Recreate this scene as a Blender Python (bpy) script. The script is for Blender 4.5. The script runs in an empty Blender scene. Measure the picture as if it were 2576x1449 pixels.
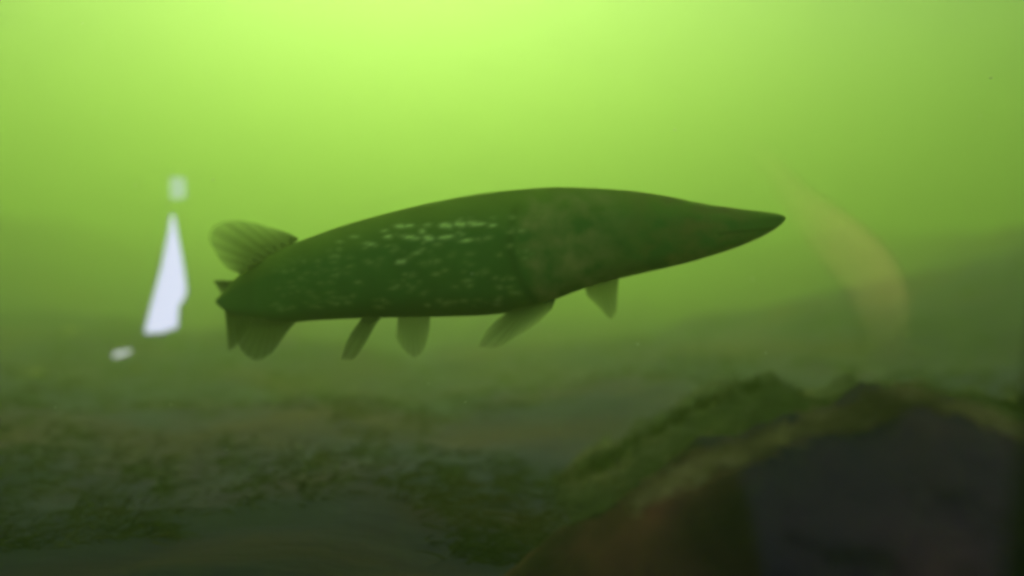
import bpy, bmesh, math, random
from mathutils import Vector, noise
random.seed(7)
S = bpy.context.scene
R = math.radians

# ---------------------------------------------------------------- camera
CAMZ = 0.42
cd = bpy.data.cameras.new('camera'); cam = bpy.data.objects.new('camera', cd)
S.collection.objects.link(cam); S.camera = cam
cam.location = (0, 0, CAMZ); cam.rotation_euler = (R(90), 0, 0)
cd.sensor_width = 36; cd.lens = 31.18; cd.clip_start = 0.02; cd.clip_end = 200
cd.dof.use_dof = True; cd.dof.focus_distance = 1.17; cd.dof.aperture_fstop = 1.15
F = 2231.0
def at(u, v, y):                       # direction of the view at a distance y, in metres
    return Vector(((u-1288)/F*y, y, CAMZ-(v-724.5)/F*y))

# ---------------------------------------------------------------- sky and sun
SUN_EL, SUN_AZ = 43, -9               # degrees; azimuth from +Y towards +X
w = bpy.data.worlds.new('World'); S.world = w; w.use_nodes = True
nt = w.node_tree; bgn = nt.nodes['Background']
sky = nt.nodes.new('ShaderNodeTexSky'); sky.sky_type = 'NISHITA'; sky.sun_disc = False
sky.sun_elevation = R(SUN_EL); sky.sun_rotation = R(SUN_AZ)
nt.links.new(sky.outputs[0], bgn.inputs[0]); bgn.inputs[1].default_value = 0.09
sd = bpy.data.lights.new('sun', 'SUN'); sun = bpy.data.objects.new('sun', sd); S.collection.objects.link(sun)
sd.energy = 5.0; sd.angle = R(9); sd.color = (1.0, 0.94, 0.72)
dv = Vector((math.sin(R(SUN_AZ))*math.cos(R(SUN_EL)), math.cos(R(SUN_AZ))*math.cos(R(SUN_EL)), math.sin(R(SUN_EL))))
sun.rotation_euler = dv.to_track_quat('Z', 'Y').to_euler()
sun.location = (0, 3, 6)
S.view_settings.view_transform = 'Standard'; S.view_settings.look = 'None'
S.view_settings.exposure = 0.84; S.view_settings.gamma = 1.0
S.render.engine = 'CYCLES'
S.cycles.volume_bounces = 2; S.cycles.max_bounces = 8; S.cycles.transparent_max_bounces = 16
S.cycles.use_denoising = True
S.cycles.pixel_filter_type = 'BLACKMAN_HARRIS'; S.cycles.filter_width = 3.6

# ---------------------------------------------------------------- helpers
def tag(o, label=None, cat=None, group=None, kind=None):
    if label: o['label'] = label
    if cat: o['category'] = cat
    if group: o['group'] = group
    if kind: o['kind'] = kind
    return o
def link(name, me, mat=None, parent=None):
    o = bpy.data.objects.new(name, me); S.collection.objects.link(o)
    if mat: me.materials.append(mat)
    if parent: o.parent = parent
    return o
def smooth(me):
    for p in me.polygons: p.use_smooth = True
def mat(name, col, rough=0.8, nodes=None, spec=0.2):
    m = bpy.data.materials.new(name); m.use_nodes = True
    b = m.node_tree.nodes['Principled BSDF']
    b.inputs['Base Color'].default_value = (*col, 1); b.inputs['Roughness'].default_value = rough
    b.inputs['Specular IOR Level'].default_value = spec
    if nodes: nodes(m.node_tree, b)
    return m
def noisecol(cols, scale=4.0, detail=8, stretch=(1,1,1), bump=0.0, bscale=30, dist=0.0):
    """colour ramp over object-space noise, plus bump"""
    def f(t, b):
        tc = t.nodes.new('ShaderNodeTexCoord'); mp = t.nodes.new('ShaderNodeMapping')
        mp.inputs['Scale'].default_value = stretch
        t.links.new(tc.outputs['Object'], mp.inputs[0])
        n = t.nodes.new('ShaderNodeTexNoise'); n.inputs['Scale'].default_value = scale; n.inputs['Detail'].default_value = detail
        n.inputs['Distortion'].default_value = dist
        t.links.new(mp.outputs[0], n.inputs['Vector'])
        r = t.nodes.new('ShaderNodeValToRGB')
        el = r.color_ramp.elements
        while len(el) < len(cols): el.new(0.5)
        for i, (p, c) in enumerate(cols):
            el[i].position = p; el[i].color = (*c, 1)
        t.links.new(n.outputs['Fac'], r.inputs[0]); t.links.new(r.outputs[0], b.inputs['Base Color'])
        if bump:
            n2 = t.nodes.new('ShaderNodeTexNoise'); n2.inputs['Scale'].default_value = bscale; n2.inputs['Detail'].default_value = 6
            t.links.new(mp.outputs[0], n2.inputs['Vector'])
            bp = t.nodes.new('ShaderNodeBump'); bp.inputs['Strength'].default_value = bump; bp.inputs['Distance'].default_value = 0.02
            t.links.new(n2.outputs['Fac'], bp.inputs['Height']); t.links.new(bp.outputs[0], b.inputs['Normal'])
    return f
def interp(tab, x):
    tab = sorted(tab)
    if x <= tab[0][0]: return tab[0][1]
    if x >= tab[-1][0]: return tab[-1][1]
    for i in range(len(tab)-1):
        if tab[i][0] <= x <= tab[i+1][0]:
            x0, y0 = tab[i]; x1, y1 = tab[i+1]
            h = x1-x0; t = (x-x0)/h
            m = (y1-y0)/h
            def slope(k):
                if 0 < k < len(tab)-1:
                    a = (tab[k][1]-tab[k-1][1])/(tab[k][0]-tab[k-1][0]); b = (tab[k+1][1]-tab[k][1])/(tab[k+1][0]-tab[k][0])
                    if a*b <= 0: return 0.0
                    return 2*a*b/(a+b)
                return m
            m0, m1 = slope(i), slope(i+1)
            return (2*t**3-3*t*t+1)*y0 + (t**3-2*t*t+t)*h*m0 + (-2*t**3+3*t*t)*y1 + (t**3-t*t)*h*m1
def fbm(x, y, z=0, o=4):
    return noise.fractal(Vector((x, y, z)), 1.0, 2.0, o)

# ---------------------------------------------------------------- lake bed
def bed_z(x, y):
    z = 0.08*fbm(x*0.9+3, y*0.9, 2) + 0.035*min(1, max(0.15, (y-1.2)/1.6))*fbm(x*2.6, y*3.2, 5)
    z += 0.34*math.exp(-((x-2.2)/1.6)**2-((y-4.2)/1.3)**2)           # dark rise behind the snout
    z += 0.20*math.exp(-((x+2.4)/1.4)**2-((y-4.0)/1.3)**2)
    z += 0.04*max(0, min(y, 12)-3)
    z += 0.10*math.exp(-((y-2.3)/0.7)**2)*(0.8+0.5*fbm(x*1.3, 7, 3))   # low debris ridge under the pike
    def ss(a, b, t):
        t = min(1, max(0, (t-a)/(b-a))); return t*t*(3-2*t)
    fy_ = ss(1.5, 3.5, y)
    z += (0.70+0.2*fbm(y*0.6, 4, 1))*ss(1.4, 4.2, x)*fy_                # banks on both sides
    z += (0.95+0.2*fbm(y*0.6, 9, 1))*ss(2.1, 6.4, -x)*fy_
    return z
def grid_mesh(name, xs, ys, f):
    me = bpy.data.meshes.new(name); n = len(xs)
    vs = [(x, y, f(x, y)) for y in ys for x in xs]
    fs = [(j*n+i, j*n+i+1, (j+1)*n+i+1, (j+1)*n+i) for j in range(len(ys)-1) for i in range(n-1)]
    me.from_pydata(vs, [], fs); smooth(me); return me
def warp(n, a, lim, p=2.2):            # points dense near 0
    return [lim*math.copysign(abs(t)**p, t)+a for t in [(-1+2*i/(n-1)) for i in range(n)]]
xs = warp(300, 0, 28); ys = [-2.5+0.9*0 + 44.0*(i/339)**2.2 for i in range(340)]
m_bed = mat('silt', (0.03,0.03,0.02), 0.95, noisecol([(0.36,(0.008,0.001,0.07)),(0.46,(0.022,0.003,0.10)),(0.55,(0.045,0.006,0.09)),(0.68,(0.09,0.022,0.06))], 3.0, 7, (0.55,1.0,1), 0.5, 18, 0.3))
bed = link('lake_bed', grid_mesh('lake_bed', xs, ys, bed_z), m_bed); tag(bed, kind='structure')

# ---------------------------------------------------------------- pike
YF = 1.30
TOP = [(1974,549),(1962,541),(1930,535),(1890,530),(1850,525),(1790,517),(1740,508),(1700,499),(1600,483),(1500,475),(1400,472),(1340,475),(1270,481),(1200,490),(1100,508),(960,541),(850,573),(780,598),(740,613),(700,632),(660,653),(620,678),(590,703),(565,732),(545,752)]
BOT = [(1974,553),(1962,566),(1930,587),(1890,607),(1850,623),(1790,643),(1740,658),(1700,668),(1600,691),(1500,715),(1440,736),(1400,752),(1340,773),(1270,788),(1200,794),(1100,797),(960,799),(850,803),(780,807),(740,810),(700,809),(660,805),(620,799),(590,792),(565,780),(545,764)]
WID = [(1974,0.006),(1960,0.016),(1900,0.026),(1800,0.036),(1700,0.046),(1550,0.056),(1350,0.064),(1100,0.064),(900,0.056),(760,0.040),(660,0.026),(590,0.014),(545,0.005)]
def fy(u):                               # the tail swings away from the viewer
    t = max(0, (900-u)/355.0); h = max(0, (u-1500)/470.0)
    return YF + 0.17*t*t - 0.05*h
m_fish_nodes = None
def fish_nodes(t, b):
    at_ = t.nodes.new('ShaderNodeAttribute'); at_.attribute_name = 'skin'
    n = t.nodes.new('ShaderNodeTexNoise'); n.inputs['Scale'].default_value = 22; n.inputs['Detail'].default_value = 5
    tc = t.nodes.new('ShaderNodeTexCoord'); t.links.new(tc.outputs['Object'], n.inputs['Vector'])
    mr = t.nodes.new('ShaderNodeMapRange'); mr.inputs['To Min'].default_value = 0.7; mr.inputs['To Max'].default_value = 1.3
    t.links.new(n.outputs['Fac'], mr.inputs['Value'])
    mx = t.nodes.new('ShaderNodeVectorMath'); mx.operation = 'SCALE'
    t.links.new(at_.outputs['Color'], mx.inputs[0]); t.links.new(mr.outputs[0], mx.inputs['Scale'])
    t.links.new(mx.outputs[0], b.inputs['Base Color'])
    v = t.nodes.new('ShaderNodeTexVoronoi'); v.inputs['Scale'].default_value = 170
    t.links.new(tc.outputs['Object'], v.inputs['Vector'])
    bp = t.nodes.new('ShaderNodeBump'); bp.inputs['Strength'].default_value = 0.25; bp.inputs['Distance'].default_value = 0.002
    t.links.new(v.outputs['Distance'], bp.inputs['Height']); t.links.new(bp.outputs[0], b.inputs['Normal'])
m_fish = mat('pike_skin', (0.04,0.07,0.02), 0.85, fish_nodes, 0.04)

# pale spots on the flank: (u, v, half length, half height, strength)
spots = [(1040,574,12,3,.9),(1085,573,11,3,.7),(1128,574,13,4.5,1.5),(1163,571,11,4.5,1.7),(1200,570,20,3.5,1.3),(1018,575,14,4,.8),
 (990,601,10,3.5,.9),(1045,603,22,4,.8),(1088,605,12,5,1.1),(1130,603,17,4,1.0),(1165,594,9,3,.7),(1180,610,16,3,.6),(1072,588,8,4,.8),
 (1022,661,10,4,1.3),(945,618,16,3.5,.6),(1110,622,12,3,.6),(1060,640,12,3,.4),(1010,630,9,3,.5),(1230,602,12,3,.6),(980,586,10,3,.5),(905,600,12,3,.45),(1240,574,16,2.5,.6),(870,612,10,3,.35)]
rs = random.Random(3)
for i in range(170):
    u = rs.uniform(700, 1330); r = rs.uniform(0.2, 0.93)
    v0 = interp(TOP, u); v1 = interp(BOT, u)
    spots.append((u, v0+(v1-v0)*r, rs.uniform(7,13), rs.uniform(3.0,4.8), rs.uniform(.06,.30)*(1.0 if u > 850 else .6)))
def skin(u, v, r):
    # r: 0 back .. 1 belly
    back = Vector((0.34,0.42,0.09)); flank = Vector((0.09,0.23,0.075)); bel = Vector((0.08,0.12,0.04))  # light from above painted in: back paler than the flank, belly darker
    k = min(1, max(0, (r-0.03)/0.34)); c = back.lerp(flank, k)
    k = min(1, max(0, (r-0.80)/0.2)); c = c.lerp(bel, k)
    # screen reflection painted over the gill cover, browner and paler than the flank
    e = 1290 + 30*((v-605)/110)**2
    g = min(1, max(0, (u-e)/26))*min(1, max(0, (1620-u)/160))
    g *= min(1, max(0, (r-0.02)/0.1))
    c = c.lerp(Vector((0.55,0.46,0.24)), 0.75*g*min(1.2,max(0,0.55+1.1*fbm(u/70, v/45, 4))))
    h = min(1, max(0, (u-1500)/200))*min(1, max(0, (1900-u)/60))
    c = c.lerp(Vector((0.30,0.24,0.11)), 0.8*h*min(1.2,max(0, 0.5+1.2*fbm(u/60, v/40, 9))))
    # mouth line and opercle edge
    ml = 575+(1960-u)*0.10
    if u > 1790: c = c*(1-0.55*math.exp(-((v-ml)/2.6)**2))
    c = c*(1-0.30*math.exp(-((u-e+6)/12)**2)*min(1,max(0,(r-.1)/.1)))
    s = 0
    for (a, b_, l, hh, st) in spots:
        if abs(u-a) < 2.2*l and abs(v-b_) < 2.2*hh+6:
            d = ((u-a)/l)**2+((v-b_-0.12*(u-a)*math.sin(a))/hh)**2
            if d < 5: s = max(s, st*math.exp(-d))
    c = c + Vector((0.95,0.95,0.50))*min(s*1.5,1.0)
    return c
NU, NR = 620, 128
U = [1974 - (1974-545)*(i/(NU-1)) for i in range(NU)]
U[1:12] = [1974-1429*((i/12)**1.7)*(12/(NU-1)) for i in range(1,12)]
verts, cols = [], []
for u in U:
    t = interp(TOP, u); bt = interp(BOT, u); wd = interp(WID, u); y0 = fy(u)
    cz = (t+bt)/2; hz = (bt-t)/2
    for k in range(NR):
        a = 2*math.pi*k/NR
        ca, sa = math.cos(a), math.sin(a)
        zz = math.copysign(abs(ca)**0.92, ca); yy = math.copysign(abs(sa)**0.85, sa)
        fl = 1.0
        if u > 1750:                     # the flattened duck bill of a pike
            kk = min(1,(u-1750)/150); fl = 1+0.25*kk*max(0,ca)
        y = y0 - yy*wd*fl
        v = cz - zz*hz
        verts.append(at(u, v, y) if False else Vector(((u-1288)/F*y0, y, CAMZ-(v-724.5)/F*y0)))
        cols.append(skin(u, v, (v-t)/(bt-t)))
faces = []
for i in range(NU-1):
    for k in range(NR):
        k2 = (k+1) % NR
        faces.append((i*NR+k, i*NR+k2, (i+1)*NR+k2, (i+1)*NR+k))
faces.append(tuple(range(NR))[::-1]); faces.append(tuple((NU-1)*NR+k for k in range(NR)))
org = Vector((0.0, YF, CAMZ))
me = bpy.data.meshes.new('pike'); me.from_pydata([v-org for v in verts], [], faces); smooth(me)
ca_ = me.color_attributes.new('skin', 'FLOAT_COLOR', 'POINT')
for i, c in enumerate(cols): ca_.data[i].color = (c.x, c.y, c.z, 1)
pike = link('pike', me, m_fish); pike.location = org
tag(pike, 'long dark green pike with pale dashed spots hovering in the green water', 'fish')

def fin_nodes(t, b):
    a = t.nodes.new('ShaderNodeAttribute'); a.attribute_name = 'ray'
    sep = t.nodes.new('ShaderNodeSeparateColor'); t.links.new(a.outputs['Color'], sep.inputs[0])
    n = t.nodes.new('ShaderNodeTexNoise'); n.inputs['Scale'].default_value = 45
    tc = t.nodes.new('ShaderNodeTexCoord'); t.links.new(tc.outputs['Object'], n.inputs['Vector'])
    r = t.nodes.new('ShaderNodeMix'); r.data_type = 'RGBA'
    r.inputs[6].default_value = (0.24,0.25,0.09,1); r.inputs[7].default_value = (0.03,0.045,0.015,1)
    t.links.new(sep.outputs[0], r.inputs[0])
    df = t.nodes.new('ShaderNodeBsdfDiffuse'); tl = t.nodes.new('ShaderNodeBsdfTranslucent'); tp = t.nodes.new('ShaderNodeBsdfTransparent')
    m1 = t.nodes.new('ShaderNodeMixShader'); m2 = t.nodes.new('ShaderNodeMixShader'); m1.inputs[0].default_value = 0.4
    t.links.new(r.outputs[2], df.inputs[0]); t.links.new(r.outputs[2], tl.inputs[0])
    t.links.new(df.outputs[0], m1.inputs[1]); t.links.new(tl.outputs[0], m1.inputs[2])
    t.links.new(sep.outputs[1], m2.inputs[0]); t.links.new(tp.outputs[0], m2.inputs[1]); t.links.new(m1.outputs[0], m2.inputs[2])
    t.links.new(m2.outputs[0], t.nodes['Material Output'].inputs[0]); t.nodes.remove(b)
m_fin = mat('fin_membrane', (0.05,0.06,0.02), 0.9, fin_nodes, 0.04)

def fin(name, root, tip, y0, yt, rays=14, alpha=(0.95,0.5), thick=0.004, dark=0.5, curl=0.0, label=None, edge_dark=True):
    """root and tip are polylines (u, v); the membrane is ruled between them, thick at the root, rayed"""
    nA, nB = 90, 36
    def poly(P, t):
        L = [0]
        for i in range(1, len(P)): L.append(L[-1]+math.hypot(P[i][0]-P[i-1][0], P[i][1]-P[i-1][1]))
        u = interp([(l/L[-1], p[0]) for l, p in zip(L, P)], t); v = interp([(l/L[-1], p[1]) for l, p in zip(L, P)], t)
        return u, v
    vs, cs = [], []
    for side in (1, -1):
        for i in range(nA):
            s = i/(nA-1); ru, rv = poly(root, s); tu, tv = poly(tip, s)
            rayv = 0.5+0.5*math.cos(2*math.pi*rays*s)
            for j in range(nB):
                q = j/(nB-1)
                u = ru+(tu-ru)*q; v = rv+(tv-rv)*q
                y = y0+(yt-y0)*q + curl*math.sin(q*3)*math.sin(s*5)*0.01
                th = thick*(1-0.85*q)*(0.6+0.4*rayv)*min(1, 8*s+.05, 8*(1-s)+.05)
                p = Vector(((u-1288)/F*y0, y - side*th*0.5, CAMZ-(v-724.5)/F*y0)) - org
                vs.append(p)
                al = alpha[0]+(alpha[1]-alpha[0])*min(1, q*1.15)
                al *= 0.74+0.26*rayv
                if edge_dark: al = min(1, al+0.45*math.exp(-(s/0.05)**2))
                al *= min(1, (1-q)/0.10+0.12) if q > 0.9 else 1
                if not edge_dark or s > 0.5: al *= min(1, (1-s)/0.05+0.1)
                cs.append((min(1, dark*(0.5+0.8*rayv)+(0.6*math.exp(-(s/0.05)**2) if edge_dark else 0)), al, 0, 1))
    N = nA*nB; fs = []
    for o in (0, N):
        for i in range(nA-1):
            for j in range(nB-1):
                f = (o+i*nB+j, o+i*nB+j+1, o+(i+1)*nB+j+1, o+(i+1)*nB+j)
                fs.append(f if o == 0 else f[::-1])
    rim = [i*nB for i in range(nA)]+[(nA-1)*nB+j for j in range(1, nB)]+[i*nB+nB-1 for i in range(nA-2, -1, -1)]+[j for j in range(nB-2, 0, -1)]
    for i in range(len(rim)):
        a, b = rim[i], rim[(i+1) % len(rim)]; fs.append((a, b, b+N, a+N))
    m = bpy.data.meshes.new(name); m.from_pydata(vs, [], fs); smooth(m)
    c = m.color_attributes.new('ray', 'FLOAT_COLOR', 'POINT')
    for i, k in enumerate(cs): c.data[i].color = k
    o = link(name, m, m_fin, pike)
    if label: o['label'] = label
    return o
yt_ = fy(640)
fin('dorsal_fin', [(752,600),(725,622),(700,636),(670,652),(640,668),(606,694)], [(700,579),(664,567),(620,554),(573,548),(528,556),(503,590),(520,632),(550,672),(590,690)],
    fy(690), fy(690)+0.035, 9, (0.90,0.28), 0.006, 0.42)
fin('anal_fin', [(752,806),(725,807),(690,806),(655,802),(612,797)], [(742,818),(716,856),(688,891),(655,906),(628,893),(606,858),(600,815)],
    fy(690), fy(690)-0.02, 11, (0.95,0.50), 0.006, 0.6)
fin('caudal_fin', [(588,706),(570,730),(562,750),(572,775),(604,796)], [(500,705),(520,738),(541,775),(545,810),(541,850),(540,892),(560,880),(582,845),(612,812)],
    fy(560), fy(560)+0.07, 14, (0.97,0.62), 0.008, 0.7)
fin('pelvic_fin', [(962,796),(940,798),(912,797)], [(950,815),(926,862),(888,904),(866,902),(874,872),(890,835)], YF-0.035, YF-0.06, 6, (0.95,0.40), 0.006, 0.6)
fin('pelvic_fin', [(1082,795),(1050,796),(1010,796),(1000,796)], [(1078,830),(1066,878),(1040,904),(1012,885),(990,850)], YF+0.03, YF+0.05, 9, (0.65,0.30), 0.004, 0.4, edge_dark=False)
fin('pectoral_fin', [(1400,748),(1372,756),(1330,768),(1285,780)], [(1384,775),(1352,808),(1300,842),(1240,872),(1205,868),(1222,832),(1255,795)], YF-0.05, YF-0.10, 12, (0.97,0.22), 0.006, 0.6)
fin('pectoral_fin', [(1556,700),(1530,706),(1500,714),(1470,722)], [(1562,735),(1560,780),(1545,806),(1512,775),(1480,745)], YF+0.02, YF+0.06, 9, (0.75,0.30), 0.004, 0.35, edge_dark=False)

def ball(name, r, loc, m, parent, sc=(1,1,1)):
    me = bpy.data.meshes.new(name); bm = bmesh.new(); bmesh.ops.create_uvsphere(bm, u_segments=24, v_segments=16, radius=r)
    for v in bm.verts: v.co = Vector((v.co.x*sc[0], v.co.y*sc[1], v.co.z*sc[2]))
    bm.to_mesh(me); bm.free(); smooth(me)
    o = link(name, me, m, parent); o.location = loc; return o
m_eye = mat('eye', (0.012,0.018,0.006), 0.25, None, 0.5)
ue, ve = 1728, 545
for sgn in (-1, 1):
    y0 = fy(ue)
    p = Vector(((ue-1288)/F*y0, y0+sgn*0.033, CAMZ-(ve-724.5)/F*y0))-org
    e = ball('eye', 0.0068, p, m_eye, pike, (1.15,0.7,0.9))
exec_extra = None

# ---------------------------------------------------------------- foreground boulder with algae on its rim
def lump(name, prof, y, depth, m, base_v=1700, seed=0, rough=0.012, n=150, nd=60):
    """rounded mass: prof is its skyline (u, v) seen from the front; the skyline sits in the middle of its depth"""
    us = [prof[0][0]+(prof[-1][0]-prof[0][0])*i/(n-1) for i in range(n)]
    vs = []
    for u in us:
        v = interp(prof, u); x = (u-1288)/F*y; zt = CAMZ-(v-724.5)/F*y; zb = CAMZ-(base_v-724.5)/F*y
        for j in range(nd):
            a = math.pi*j/(nd-1)
            yy = y - math.cos(a)*depth*(1 if a < math.pi/2 else 1.3)
            h = math.sin(a)**0.62
            z = zb+(zt-zb)*h
            d = rough*fbm(x*14+seed, yy*14, z*14, 5)
            vs.append((x+d*.6, yy+d*1.5, z+d))
    fs = [(i*nd+j, i*nd+j+1, (i+1)*nd+j+1, (i+1)*nd+j) for i in range(n-1) for j in range(nd-1)]
    me = bpy.data.meshes.new(name); 
    c = Vector(((prof[0][0]+prof[-1][0])/2/F*y-1288/F*y, y, 0))
    me.from_pydata([Vector(v)-c for v in vs], [], fs); smooth(me)
    o = link(name, me, m); o.location = c; return o, c
m_rock = mat('boulder', (0.02,0.015,0.015), 0.95, noisecol([(0.34,(0.03,0.010,0.018)),(0.46,(0.11,0.036,0.05)),(0.56,(0.22,0.070,0.08)),(0.68,(0.46,0.13,0.15))], 5, 6, (1,1,1), 0.7, 40, 0.5))
m_rockg = mat('boulder_green', (0.012,0.022,0.01), 0.95, noisecol([(0.35,(0.009,0.008,0.010)),(0.5,(0.024,0.018,0.016)),(0.68,(0.08,0.05,0.03))], 6, 6, (1,1,1), 0.7, 30))
m_alga = mat('algae', (0.10,0.11,0.045), 0.9, noisecol([(0.35,(0.20,0.12,0.09)),(0.55,(0.50,0.32,0.23)),(0.7,(0.70,0.48,0.36))], 14, 3))
RIM = [(1150,1600),(1280,1500),(1380,1425),(1440,1385),(1500,1340),(1560,1305),(1610,1255),(1650,1225),(1700,1205),(1750,1178),(1800,1150),(1860,1132),(1920,1108),(1980,1082),(2040,1062),(2100,1055),(2160,1040),(2200,1016),(2235,992),(2262,986),(2300,1008),(2360,1016),(2420,1036),(2470,1058),(2530,1080),(2620,1120),(2760,1240),(2900,1500)]
YB = 0.80
def violet_side(t, b):                       # mixes in a violet tone right of a near-vertical line
    src = b.inputs['Base Color'].links[0].from_socket
    tc = t.nodes.new('ShaderNodeTexCoord'); sp = t.nodes.new('ShaderNodeSeparateXYZ'); t.links.new(tc.outputs['Object'], sp.inputs[0])
    n = t.nodes.new('ShaderNodeTexNoise'); n.inputs['Scale'].default_value = 9; t.links.new(tc.outputs['Object'], n.inputs['Vector'])
    a = t.nodes.new('ShaderNodeMath'); a.operation = 'MULTIPLY_ADD'; a.inputs[1].default_value = 0.035
    t.links.new(n.outputs['Fac'], a.inputs[0]); t.links.new(sp.outputs[0], a.inputs[2])
    mr = t.nodes.new('ShaderNodeMapRange'); mr.inputs['From Min'].default_value = JX; mr.inputs['From Max'].default_value = JX+0.012
    t.links.new(a.outputs[0], mr.inputs['Value'])
    mr.inputs['To Max'].default_value = 0.62
    mx = t.nodes.new('ShaderNodeMix'); mx.data_type = 'RGBA'; mx.inputs[7].default_value = (0.07,0.024,0.15,1)
    t.links.new(mr.outputs[0], mx.inputs[0]); t.links.new(src, mx.inputs[6]); t.links.new(mx.outputs[2], b.inputs['Base Color'])
JX = 0.187-((1150+2900)/2-1288)/F*YB+0.017
violet_side(m_rock.node_tree, m_rock.node_tree.nodes['Principled BSDF'])
boulder, bc = lump('boulder', RIM, YB, 0.20, m_rock, 2100, 3, 0.015)
tag(boulder, 'large dark red brown boulder with a pale algae fringe along its top, lower right', 'rock')
def tufts(name, pts, m, parent, off, per=6, L=0.02, wd=0.0012, seed=1, lean=(0.5,0,0.6), spread=0.5):
    """short curved filaments: thin tapering four-sided strands"""
    r = random.Random(seed); vs, fs = [], []
    for p in pts:
        for _ in range(per):
            b = Vector(p)+Vector((r.gauss(0,.006), r.gauss(0,.012), r.gauss(0,.002)-0.004))
            d = Vector((lean[0]+r.gauss(0,spread), lean[1]+r.gauss(0,spread), lean[2]+r.gauss(0,spread*0.5))).normalized()
            l = L*r.uniform(.4,1.3); k = 5; i0 = len(vs); g = Vector((r.gauss(0,.4), r.gauss(0,.4), -0.5))
            for j in range(k+1):
                t = j/k; c = b+d*l*t+g*l*t*t*0.5; ww = wd*(1-0.85*t)
                for (ax, az) in ((1,0),(0,1),(-1,0),(0,-1)): vs.append(c+Vector((ax*ww, ax*ww*.3+az*ww*.6, az*ww))-off)
            for j in range(k):
                for q in range(4):
                    a = i0+j*4+q; b2 = i0+j*4+(q+1)%4; fs.append((a, b2, b2+4, a+4))
            fs.append((i0+k*4, i0+k*4+1, i0+k*4+2, i0+k*4+3))
    me = bpy.data.meshes.new(name); me.from_pydata(vs, [], fs); smooth(me)
    return link(name, me, m, parent)
pts = []
for i in range(520):
    u = 1600+960*i/519; v = interp(RIM, u)
    pts.append(at(u, v+1, YB+random.uniform(-.02,.02)))
tufts('algae_fringe', pts, m_alga, boulder, bc, 13, 0.018, 0.0011, 4, (0.6,-0.1,0.3), 0.5)
pts = [at(u+random.gauss(0,10), v, YB-0.01) for (u, v) in [(2190,1022),(2205,1010),(2225,996),(2245,990),(2265,988)]*14]
tufts('algae_tuft', pts, m_alga, boulder, bc, 5, 0.022, 0.0010, 5, (0.5,-0.1,0.35), 0.45)
pts = [at(u+random.gauss(0,16), v, YB-0.01) for (u, v) in [(2040,1066),(2070,1055),(2100,1054),(2120,1050)]*12]
tufts('algae_tuft', pts, m_alga, boulder, bc, 5, 0.022, 0.0010, 6, (0.2,-0.1,0.7), 0.6)

b2, b2c = lump('boulder', [(1150,1300),(1300,1260),(1420,1200),(1520,1150),(1600,1110),(1680,1060),(1760,1020),(1840,985),(1920,968),(1975,980),(2030,1015),(2100,1005),(2200,985),(2320,990),(2450,1010),(2600,1020),(2750,1100)], 1.85, 0.34, m_rockg, 1450, 11, 0.04)
r2 = random.Random(5); pts = []
for i in range(1100):
    u = 1400+1250*r2.random(); v = interp([(1150,1300),(1300,1260),(1420,1200),(1520,1150),(1600,1110),(1680,1060),(1760,1020),(1840,985),(1920,968),(1975,980),(2030,1015),(2100,1005),(2200,985),(2320,990),(2450,1010),(2600,1020),(2750,1100)], u)
    pts.append(at(u, v+r2.uniform(0, 60), 1.82))
tufts('moss', pts, m_rockg, b2, b2c, 6, 0.04, 0.0022, 14, (0.3,-0.2,0.6), 0.6)
tag(b2, 'dark green weedy boulder half hidden behind the brown foreground boulder', 'rock')
# ---------------------------------------------------------------- algae and debris over the bed
r = random.Random(21); pts = []
for i in range(6500):
    y = 1.4+3.2*r.random()**1.4; x = r.uniform(-0.75, 0.75)*y
    if fbm(x*1.6, y*2.6, 8) < -0.18: continue
    pts.append(Vector((x, y, bed_z(x, y))))
m_weed = mat('weed', (0.05,0.05,0.02), 0.9, noisecol([(0.34,(0.006,0.006,0.007)),(0.5,(0.024,0.018,0.012)),(0.66,(0.12,0.045,0.03))], 3.0, 5))
carpet = tufts('weed_carpet', pts, m_weed, None, Vector((0,0,0)), 6, 0.06, 0.0020, 9, (0.9,0,0.15), 0.5)
tag(carpet, 'short dark weed and debris covering the lake bed', 'weed', kind='stuff')

# stones on the left side of the bed
def stone(loc, s, m, label, seed):
    me = bpy.data.meshes.new('stone'); bm = bmesh.new(); bmesh.ops.create_icosphere(bm, subdivisions=4, radius=1)
    for v in bm.verts:
        d = 1+0.22*fbm(v.co.x*1.3+seed, v.co.y*1.3, v.co.z*1.3); v.co = Vector((v.co.x*s[0]*d, v.co.y*s[1]*d, v.co.z*s[2]*d))
    bm.to_mesh(me); bm.free(); smooth(me); o = link('stone', me, m); o.location = loc; tag(o, label, 'stone'); return o
m_st = mat('pale_stone', (0.16,0.12,0.075), 0.9, noisecol([(0.35,(0.22,0.17,0.10)),(0.65,(0.42,0.32,0.2))], 12, 4, (1,1,1), 0.4, 40))
m_st2 = mat('red_stone', (0.12,0.04,0.025), 0.9, noisecol([(0.35,(0.09,0.03,0.02)),(0.65,(0.16,0.06,0.035))], 12, 4, (1,1,1), 0.4, 40))
def on_bed(u, v):
    y = 1.0
    while y < 14:
        p = at(u, v, y)
        if p.z <= bed_z(p.x, p.y): return p
        y += 0.02
    return at(u, v, 5)
for (u, v, ru, rv, mm, lab, sd_) in [(178,838,28,15,m_st,'pale tan stone at the far left, level with the foot of the white wedge',1),
        (72,945,40,15,m_st,'flatter pale tan stone nearest the left edge, lower than the other tan stone',5),
        (345,928,24,9,m_st2,'small reddish stone just below the little white sliver',9)]:
    p = on_bed(u, v); k = p.y/F
    stone(p, (ru*k, ru*k, rv*k), mm, lab, sd_)

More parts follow.
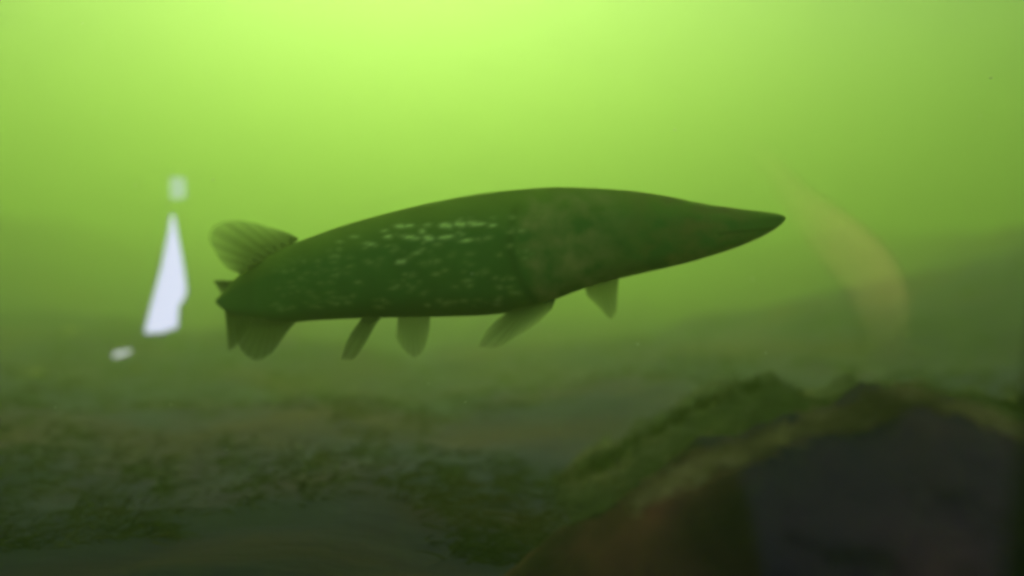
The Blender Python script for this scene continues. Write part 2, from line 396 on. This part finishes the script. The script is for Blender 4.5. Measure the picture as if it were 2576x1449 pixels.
# ---------------------------------------------------------------- faint curved screen reflection right of the snout, made as a translucent solid
def reflection_arc():
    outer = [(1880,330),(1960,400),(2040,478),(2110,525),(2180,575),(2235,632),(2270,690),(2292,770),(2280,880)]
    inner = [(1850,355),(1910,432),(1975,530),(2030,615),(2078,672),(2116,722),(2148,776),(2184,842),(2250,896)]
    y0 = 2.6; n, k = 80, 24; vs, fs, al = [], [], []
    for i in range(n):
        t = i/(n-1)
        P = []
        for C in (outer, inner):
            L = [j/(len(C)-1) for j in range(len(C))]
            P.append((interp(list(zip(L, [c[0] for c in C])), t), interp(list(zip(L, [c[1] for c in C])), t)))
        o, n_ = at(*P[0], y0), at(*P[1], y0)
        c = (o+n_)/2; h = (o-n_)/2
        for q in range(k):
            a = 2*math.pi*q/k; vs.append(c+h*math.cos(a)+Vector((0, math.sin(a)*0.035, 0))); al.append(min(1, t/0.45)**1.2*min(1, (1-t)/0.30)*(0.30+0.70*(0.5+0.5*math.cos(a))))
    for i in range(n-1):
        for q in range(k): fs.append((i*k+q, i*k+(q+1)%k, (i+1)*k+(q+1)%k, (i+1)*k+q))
    me = bpy.data.meshes.new('pale_reflection'); off = at(2130,640,y0); me.from_pydata([v-off for v in vs], [], fs); smooth(me)
    m = bpy.data.materials.new('reflection_arc'); m.use_nodes = True; t = m.node_tree; t.nodes.remove(t.nodes['Principled BSDF'])
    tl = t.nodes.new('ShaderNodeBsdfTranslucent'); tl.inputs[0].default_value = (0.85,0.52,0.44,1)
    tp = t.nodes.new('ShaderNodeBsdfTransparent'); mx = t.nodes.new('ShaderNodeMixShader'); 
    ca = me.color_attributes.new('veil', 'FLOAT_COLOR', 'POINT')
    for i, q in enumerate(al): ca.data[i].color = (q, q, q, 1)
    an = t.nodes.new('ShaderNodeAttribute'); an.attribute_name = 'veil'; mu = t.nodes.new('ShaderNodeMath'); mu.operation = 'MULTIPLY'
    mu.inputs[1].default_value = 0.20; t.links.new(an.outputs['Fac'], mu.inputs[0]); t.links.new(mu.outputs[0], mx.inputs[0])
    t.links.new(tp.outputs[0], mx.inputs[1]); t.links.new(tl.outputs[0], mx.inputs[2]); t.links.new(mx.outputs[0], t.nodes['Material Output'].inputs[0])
    o = link('pale_reflection', me, m); o.location = off
    tag(o, 'faint pale brown curved screen reflection arching down beyond the snout of the pike', 'weed')
reflection_arc()

# ---------------------------------------------------------------- bright white screen reflections on the left, made as glowing solids
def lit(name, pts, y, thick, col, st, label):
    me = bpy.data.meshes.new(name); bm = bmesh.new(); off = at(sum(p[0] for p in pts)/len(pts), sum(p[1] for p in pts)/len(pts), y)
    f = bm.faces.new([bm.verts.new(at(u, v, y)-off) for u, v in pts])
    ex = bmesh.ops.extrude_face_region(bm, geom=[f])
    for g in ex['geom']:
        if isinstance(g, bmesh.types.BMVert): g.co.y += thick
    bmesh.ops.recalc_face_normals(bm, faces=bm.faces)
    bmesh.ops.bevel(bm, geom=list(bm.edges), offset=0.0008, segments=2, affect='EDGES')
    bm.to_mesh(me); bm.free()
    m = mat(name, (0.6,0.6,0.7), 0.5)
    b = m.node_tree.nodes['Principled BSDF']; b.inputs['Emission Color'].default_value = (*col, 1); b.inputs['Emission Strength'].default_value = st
    o = link(name, me, m); o.location = off; tag(o, label, 'light', 'bright reflections left of the tail'); return o
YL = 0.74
lit('wedge_reflection', [(431,538),(435,560),(449,635),(458,690),(463,730),(458,750),(443,770),(440,826),(422,828),(408,836),(362,838),(374,790),(390,730),(406,670),(423,590)], YL, 0.006, (0.60,0.60,0.80), 0.74,
    'tall bright white wedge of reflected light, narrow at the top, left of the tail')
lit('block_reflection', [(427,446),(460,446),(462,496),(428,500)], YL, 0.006, (0.42,0.58,0.36), 0.6, 'small dim whitish upright block of reflected light above the tall wedge')
lit('sliver_reflection', [(282,889),(326,879),(323,888),(284,901)], YL, 0.005, (0.50,0.52,0.52), 0.75, 'small slanting whitish sliver of reflected light below and left of the tall wedge')

# ---------------------------------------------------------------- black frame edge at the right
def frame():
    y = 0.42; me = bpy.data.meshes.new('screen_frame'); bm = bmesh.new()
    P = [at(2520,1460,y), at(2640,480,y), at(2740,480,y), at(2660,1460,y)]
    lo = P[0]+(P[0]-P[1])*0.35; lo2 = P[3]+(P[0]-P[1])*0.35
    off = (P[0]+P[1])/2
    ring = [lo, P[1], P[2], lo2]
    f = bm.faces.new([bm.verts.new(p-off) for p in ring]); ex = bmesh.ops.extrude_face_region(bm, geom=[f])
    for g in ex['geom']:
        if isinstance(g, bmesh.types.BMVert): g.co.y -= 0.02
    bmesh.ops.recalc_face_normals(bm, faces=bm.faces); bmesh.ops.bevel(bm, geom=list(bm.edges), offset=0.002, segments=3, affect='EDGES')
    bm.to_mesh(me); bm.free(); o = link('screen_frame', me, mat('black_plastic', (0.004,0.003,0.004), 0.6)); o.location = off
    tag(o, 'slanting black plastic frame edge at the lower right side', 'frame')
frame()

# ---------------------------------------------------------------- specks drifting in the water
def specks():
    r = random.Random(12); me = bpy.data.meshes.new('silt_specks'); bm = bmesh.new()
    L = [(at(2493,196,1.3), 0.0030), (at(2466,292,1.4), 0.0022), (at(536,452,1.4), 0.0018)]
    for i in range(170):
        y = r.uniform(0.7, 2.6); L.append((at(r.uniform(-300,2900), r.uniform(-100,1200), y), r.uniform(0.0004, 0.0011)))
    for p, q in L:
        g = bmesh.ops.create_icosphere(bm, subdivisions=1, radius=q)
        sx, sz = r.uniform(.6,1.8), r.uniform(.5,1.4)
        for v in g['verts']: v.co = Vector((v.co.x*sx, v.co.y, v.co.z*sz))+p
    bm.to_mesh(me); bm.free(); o = link('silt_specks', me, mat('pale_silt', (0.7,0.75,0.6), 0.9)); tag(o, 'tiny pale specks of silt drifting in the water', 'silt', kind='stuff')
specks()

# ---------------------------------------------------------------- planking added overhead, out of view, to shade the near water and foreground
def shade_deck():
    me = bpy.data.meshes.new('shade_planks'); bm = bmesh.new()
    def bx(x0, x1, y0, y1, z0, z1):
        r_ = bmesh.ops.create_cube(bm, size=1)
        for v in r_['verts']: v.co = Vector(((x0+x1)/2+v.co.x*(x1-x0), (y0+y1)/2+v.co.y*(y1-y0), (z0+z1)/2+v.co.z*(z1-z0)))
    y = DY0
    while y < DY1: bx(-4, 4, y, y+0.145, 2.06, 2.10); y += 0.15
    for x in (-3.9, -1.3, 1.3, 3.9): bx(x-.05, x+.05, DY0, DY1, 1.94, 2.058)
    bm.to_mesh(me); bm.free(); o = link('shade_planks', me, mat('shade_wood', (0.12,0.09,0.06), 0.8)); tag(o, kind='structure')
DY0, DY1 = 1.6, 3.6
shade_deck()

# ---------------------------------------------------------------- the murky water
def water():
    me = bpy.data.meshes.new('haze'); bm = bmesh.new(); bmesh.ops.create_cube(bm, size=1)
    for v in bm.verts: v.co = Vector((v.co.x*60, v.co.y*50+20, v.co.z*6.2+1.6))
    bm.to_mesh(me); bm.free(); o = link('haze', me)
    m = bpy.data.materials.new('murky_water'); m.use_nodes = True; t = m.node_tree
    t.nodes.remove(t.nodes['Principled BSDF'])
    pv = t.nodes.new('ShaderNodeVolumePrincipled')
    pv.inputs['Color'].default_value = (0.57,0.72,0.32,1)
    pv.inputs['Density'].default_value = 0.25
    pv.inputs['Anisotropy'].default_value = 0.77
    va = t.nodes.new('ShaderNodeVolumeAbsorption'); va.inputs['Color'].default_value = (0.75,1.0,0.5,1); va.inputs['Density'].default_value = 0.07
    ad = t.nodes.new('ShaderNodeAddShader'); t.links.new(pv.outputs[0], ad.inputs[0]); t.links.new(va.outputs[0], ad.inputs[1])
    t.links.new(ad.outputs[0], t.nodes['Material Output'].inputs['Volume'])
    me.materials.append(m); tag(o, 'murky green water filling the whole scene', 'water', kind='stuff')
water()
